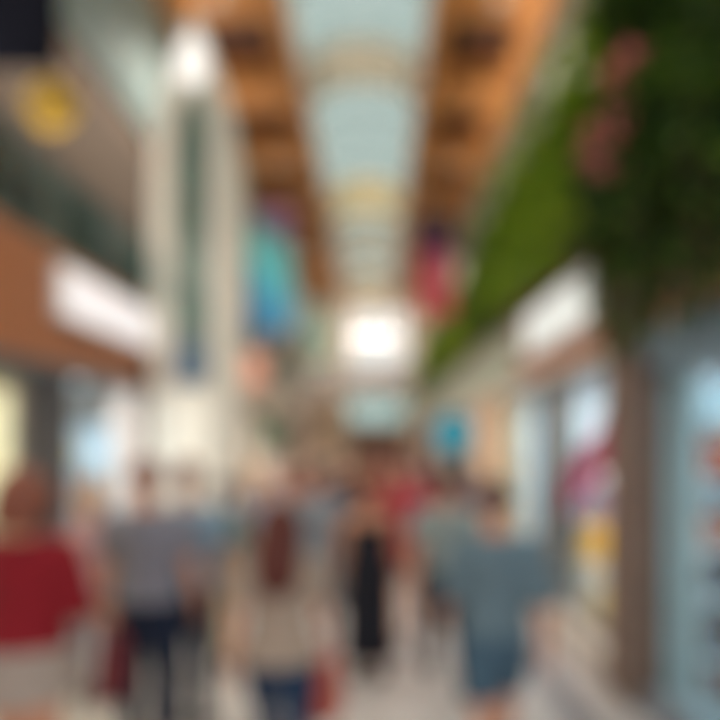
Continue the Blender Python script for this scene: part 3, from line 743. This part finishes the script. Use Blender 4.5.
def hair_mesh(style):
    def mk():
        b_ = MB(); bm = b_.bm
        # cap: cranium shell without the face
        n, v = 28, 18; c = Vector((0, .016, 1.658)); g = []
        for j in range(v+1):
            th = math.pi*j/v; g.append([])
            for k in range(n):
                a = 2*math.pi*k/n; x = math.sin(th)*math.cos(a); y = math.sin(th)*math.sin(a); z = math.cos(th)
                lim = -.35 if y > -.1 else .30+.25*(-y)
                zz = max(z, lim); q = math.sqrt(max(0, 1-zz*zz)); l = math.hypot(x, y) or 1
                g[-1].append(bm.verts.new(c+Vector((x/l*q*.088, y/l*q*.106, zz*.108)) if z < lim else c+Vector((x*.088, y*.106, z*.108))))
        for j in range(v):
            for k in range(n):
                try: bm.faces.new((g[j][k], g[j][(k+1) % n], g[j+1][(k+1) % n], g[j+1][k])).smooth = True
                except ValueError: pass
        bmesh.ops.remove_doubles(bm, verts=list(bm.verts), dist=1e-4)
        if style == 'long':
            b_.tube([(0, .04, 1.70), (0, .07, 1.62), (0, .10, 1.52), (0, .125, 1.42), (0, .135, 1.33), (0, .13, 1.26)],
                    [(.075, .05), (.094, .055), (.105, .05), (.112, .042), (.095, .034), (.05, .02)], n=20)
            for s in (1, -1):
                b_.tube([(s*.07, .0, 1.70), (s*.088, .0, 1.60), (s*.09, .03, 1.50), (s*.085, .07, 1.44)], [.02, .026, .026, .018], n=10)
        elif style == 'bob':
            b_.tube([(0, .04, 1.70), (0, .055, 1.62), (0, .07, 1.53), (0, .07, 1.49)], [(.08, .05), (.098, .06), (.098, .05), (.07, .035)], n=20)
            for s in (1, -1):
                b_.tube([(s*.07, -.01, 1.70), (s*.088, -.01, 1.61), (s*.08, .0, 1.52)], [.02, .028, .02], n=10)
        elif style == 'bun':
            b_.ell((0, .125, 1.69), (.045, .04, .045))
        bmesh.ops.recalc_face_normals(bm, faces=list(bm.faces))
        me = bpy.data.meshes.new('hair'); bm.to_mesh(me); bm.free(); me.materials.append(WHITE)
        return me
    return cached(('hair', style), mk)
def eye_mesh():
    def mk():
        b_ = MB().ell((0, 0, 0), (.011, .009, .008), 12, 8); me = bpy.data.meshes.new('eye'); b_.bm.to_mesh(me); b_.bm.free(); me.materials.append(EYE); return me
    return cached('eye', mk)
def iris_mesh():
    def mk():
        b_ = MB().ell((0, 0, 0), (.005, .003, .005), 10, 6); me = bpy.data.meshes.new('iris'); b_.bm.to_mesh(me); b_.bm.free(); me.materials.append(IRIS); return me
    return cached('iris', mk)
def mouth_mesh():
    def mk():
        b_ = MB().ell((0, 0, 0), (.022, .006, .0065), 12, 6); me = bpy.data.meshes.new('mouth'); b_.bm.to_mesh(me); b_.bm.free(); me.materials.append(LIPS); return me
    return cached('mouth', mk)
HAIRC = {'brown': mat('brown_hair', srgb(82, 30, 18), .7), 'black': mat('black_hair', srgb(30, 24, 26), .5), 'dark': mat('dark_brown_hair', srgb(50, 28, 24), .7), 'auburn': mat('auburn_hair', srgb(120, 62, 40), .5), 'fair': mat('fair_hair', srgb(196, 150, 104), .5), 'grey': mat('grey_hair', srgb(150, 146, 142), .6)}
def put(name, me, m, parent):
    o = bpy.data.objects.new(name, me); COL.objects.link(o); o.parent = parent
    if m: o.material_slots[0].link = 'OBJECT'; o.material_slots[0].material = m
    return o
def cloth(name, c): return mat(name, tuple(q*.8 for q in srgb(*c)), .9, var=.10, scale=14)
def person(px, Y, H, label, fem, pose, hair, hairc, skin, top, topc, bot=None, botc=None, sleeve='short', face=180, shoes=BLACKSHOE, hem=.93, wd=1.0):
    """stands on the floor at depth Y in the column px; face = heading, 0 towards the camera, 180 away"""
    X = (px-375)*Y/600; k = H/1.75; J = skeleton(pose, fem)
    o = bpy.data.objects.new('person', body_mesh(pose, fem)); COL.objects.link(o)
    o.material_slots[0].link = 'OBJECT'; o.material_slots[0].material = SKINS[skin]
    o.location = (X, Y, -J['drop']*k); o.scale = (k*wd, k, k); o.rotation_euler = (0, 0, R(face))
    tag(o, label, 'person', 'people walking through the hall')
    if bot: put('skirt' if 'skirt' in bot else bot, bottom_mesh(pose, fem, bot), cloth(*botc), o)
    if top: put('dress_top' if 'skirt' in bot and botc == topc else 'shirt', top_mesh(pose, fem, sleeve, hem, collar=1.47 if sleeve != 'none' else 1.40), cloth(*topc), o)
    for i in (0, 1): put('shoe', shoe_m(pose, fem, i), shoes, o)
    put('hair', hair_mesh(hair), HAIRC[hairc], o)
    if Y < 8:
        for s in (1, -1):
            e_ = put('eye', eye_mesh(), None, o); e_.location = (s*.030, -.079, 1.646)
            ir = put('iris', iris_mesh(), None, e_); ir.location = (0, -.0075, 0)
        q = put('mouth', mouth_mesh(), None, o); q.location = (0, -.087, 1.580)
    return o, J, k
def hand_point(o, J, k, i):
    sh, el, wr, f = J['arm%d' % i]
    p = (wr+Vector((0, -math.sin(f), -math.cos(f)))*.085)*k; p.x *= o.scale.x/k
    a = o.rotation_euler.z
    return Vector((o.location.x+p.x*math.cos(a)-p.y*math.sin(a), o.location.y+p.x*math.sin(a)+p.y*math.cos(a), o.location.z+p.z))
def held_bag(PJ, i, w_, h_, d, m, label, strap=.14, rz=90):
    o, J, k = PJ; hp = hand_point(o, J, k, i)
    return handbag((hp.x, hp.y, hp.z-h_-strap+.01), o.rotation_euler.z+R(rz), w_, h_, d, m, label, None, strap, 'shopping_bag')

JEANS = ('navy_jeans', (8, 28, 58)); BLUEJ = ('blue_jeans', (18, 54, 88))
pr = person(24, 2.8, 1.84, 'person in a deep red shirt with brown hair at the left edge', True, 'hold_bag', 'bob', 'auburn', 'tan', 1, ('crimson_shirt', (140, 2, 26)), 'short_skirt', ('taupe_skirt', (176, 162, 152)), sleeve='elbow', face=180, hem=.97, wd=1.12)
held_bag(pr, 1, .26, .30, .13, mat('maroon_bag', srgb(104, 22, 34), .6), 'dark maroon shopping bag hanging beside the red shirted person', .10)
person(148, 3.7, 1.84, 'man in a grey shirt and navy jeans walking away left of centre', False, 'stand', 'short', 'auburn', 'tan', 1, ('heather_grey_shirt', (138, 138, 150)), 'trousers', JEANS, face=180, hem=.93, wd=1.1)
person(188, 4.05, 1.83, 'person in a light blue shirt standing just right of and behind the grey shirted man', False, 'stand', 'short', 'auburn', 'tan', 1, ('light_blue_shirt', (146, 174, 194)), 'trousers', ('deep_navy_trousers', (14, 34, 62)), face=180, hem=.95, sleeve='short')
pw = person(280, 3.2, 1.66, 'woman with long brown hair, beige top and blue jeans seen from behind', True, 'step_left', 'long', 'brown', 'tan', 1, ('beige_top', (176, 158, 142)), 'trousers', BLUEJ, face=180, hem=.88, sleeve='short', wd=1.15)
pbag = handbag((-.235, 3.36, .46), R(70), .26, .32, .12, mat('rust_bag', srgb(186, 84, 66), .6), 'rust red shopping bag beside the beige topped woman', None, .14, 'shopping_bag')
hp = hand_point(*pw, 0); hp2 = hand_point(*pw, 1)
rightmost = hp if hp.x > hp2.x else hp2
pbag.location = (rightmost.x, rightmost.y, rightmost.z-.32-.13)
person(369, 5.0, 1.66, 'woman in a long black dress with bare shoulders near the centre', True, 'stand', 'bun', 'auburn', 'tan', 1, ('black_dress', (20, 20, 34)), 'long_skirt', ('black_dress', (20, 20, 34)), sleeve='none', face=180, hem=.92, wd=1.15)
person(405, 5.9, 1.86, 'woman in a short raspberry red dress beside the long black dress', True, 'step_right', 'bun', 'auburn', 'light', 1, ('raspberry_dress', (196, 36, 68)), 'short_skirt', ('raspberry_dress', (196, 36, 68)), sleeve='short', face=180, hem=.92, shoes=BROWNSHOE)
person(446, 4.8, 1.76, 'man in a pale grey green shirt and black trousers right of centre', False, 'step_left', 'short', 'dark', 'tan', 1, ('grey_green_shirt', (156, 166, 162)), 'trousers', ('black_trousers', (30, 32, 48)), face=180, hem=.98, wd=1.12)
person(496, 3.3, 1.78, 'man in a slate blue tee shirt and blue shorts nearest on the right', False, 'step_right', 'short', 'dark', 'tan', 1, ('slate_tee', (106, 130, 142)), 'shorts', ('denim_shorts', (72, 102, 122)), sleeve='elbow', face=180, hem=.93)
person(94, 4.5, 1.66, 'person in a pale pink blouse between the red shirt and the grey shirt', True, 'stand', 'bob', 'fair', 'light', 1, ('pale_pink_blouse', (214, 170, 176)), 'trousers', ('mauve_trousers', (160, 146, 150)), face=180, hem=.90, sleeve='long')
person(222, 5.4, 1.66, 'person in a moss green shirt and cream trousers behind the light blue shirt', False, 'step_left', 'short', 'dark', 'brown', 1, ('moss_shirt', (128, 138, 120)), 'trousers', ('cream_trousers', (208, 196, 174)), face=180)
person(316, 5.6, 1.78, 'person with dark hair in a blue grey shirt behind the beige topped woman', False, 'step_right', 'short', 'black', 'tan', 1, ('blue_grey_shirt', (150, 158, 168)), 'trousers', ('pale_grey_trousers', (176, 172, 170)), face=180)
person(334, 7.2, 1.76, 'person in a navy jacket farther back left of the black dress', False, 'step_left', 'short', 'black', 'tan', 1, ('navy_jacket', (38, 46, 70)), 'trousers', ('grey_trousers', (120, 116, 118)), sleeve='long', face=180)
person(255, 7.4, 1.74, 'person in a lavender grey shirt behind the long brown hair', True, 'step_right', 'long', 'fair', 'light', 1, ('lavender_shirt', (176, 172, 188)), 'trousers', ('stone_trousers', (168, 158, 150)), face=180)
person(228, 8.6, 1.70, 'person in a cream coat far back beyond the light blue shirt', True, 'stand', 'bob', 'auburn', 'light', 1, ('cream_coat', (222, 208, 186)), 'trousers', ('tan_trousers', (170, 140, 118)), sleeve='long', face=170)
person(296, 9.2, 1.72, 'distant person in a coral shirt left of centre', False, 'stand', 'short', 'auburn', 'light', 1, ('coral_shirt', (204, 140, 124)), 'trousers', ('mid_grey_trousers', (130, 124, 124)), face=180)
person(352, 9.6, 1.74, 'distant person in a brown jacket behind the black dress', False, 'step_left', 'short', 'dark', 'tan', 1, ('brown_jacket', (140, 98, 80)), 'trousers', ('dark_brown_trousers', (92, 72, 66)), sleeve='long', face=180)
person(384, 8.6, 1.78, 'distant person in a terracotta shirt between black and red dresses', False, 'step_right', 'short', 'auburn', 'tan', 1, ('terracotta_shirt', (170, 98, 76)), 'trousers', ('umber_trousers', (110, 84, 78)), face=180)
person(413, 9.0, 1.80, 'distant person in a wine red jacket behind the red dress', True, 'stand', 'bob', 'dark', 'light', 1, ('wine_jacket', (160, 62, 76)), 'trousers', ('rose_trousers', (170, 130, 126)), sleeve='long', face=180)
person(470, 8.2, 1.70, 'distant person in a dusty mauve top under the turquoise round sign', True, 'step_left', 'bob', 'dark', 'tan', 1, ('mauve_top', (146, 118, 122)), 'trousers', ('charcoal_trousers', (84, 80, 86)), face=180)
person(326, 12.5, 1.74, 'very distant person in a pale rose shirt', False, 'stand', 'short', 'dark', 'tan', 1, ('pale_rose_shirt', (200, 170, 164)), 'trousers', ('dust_trousers', (140, 128, 124)), face=180)
person(364, 14.5, 1.74, 'very distant person in a sienna top at the far centre', True, 'stand', 'bob', 'auburn', 'tan', 1, ('sienna_top', (150, 104, 84)), 'trousers', ('cocoa_trousers', (110, 86, 78)), face=180)
person(396, 13.5, 1.76, 'very distant person in a burgundy shirt at the far centre right', False, 'step_left', 'short', 'dark', 'tan', 1, ('burgundy_shirt', (140, 70, 74)), 'trousers', ('taupe_trousers', (130, 112, 106)), face=180)
person(436, 13.0, 1.74, 'very distant person in a warm grey coat near the right shops', True, 'stand', 'long', 'dark', 'tan', 1, ('warm_grey_coat', (150, 138, 134)), 'trousers', ('graphite_trousers', (90, 86, 88)), sleeve='long', face=180)
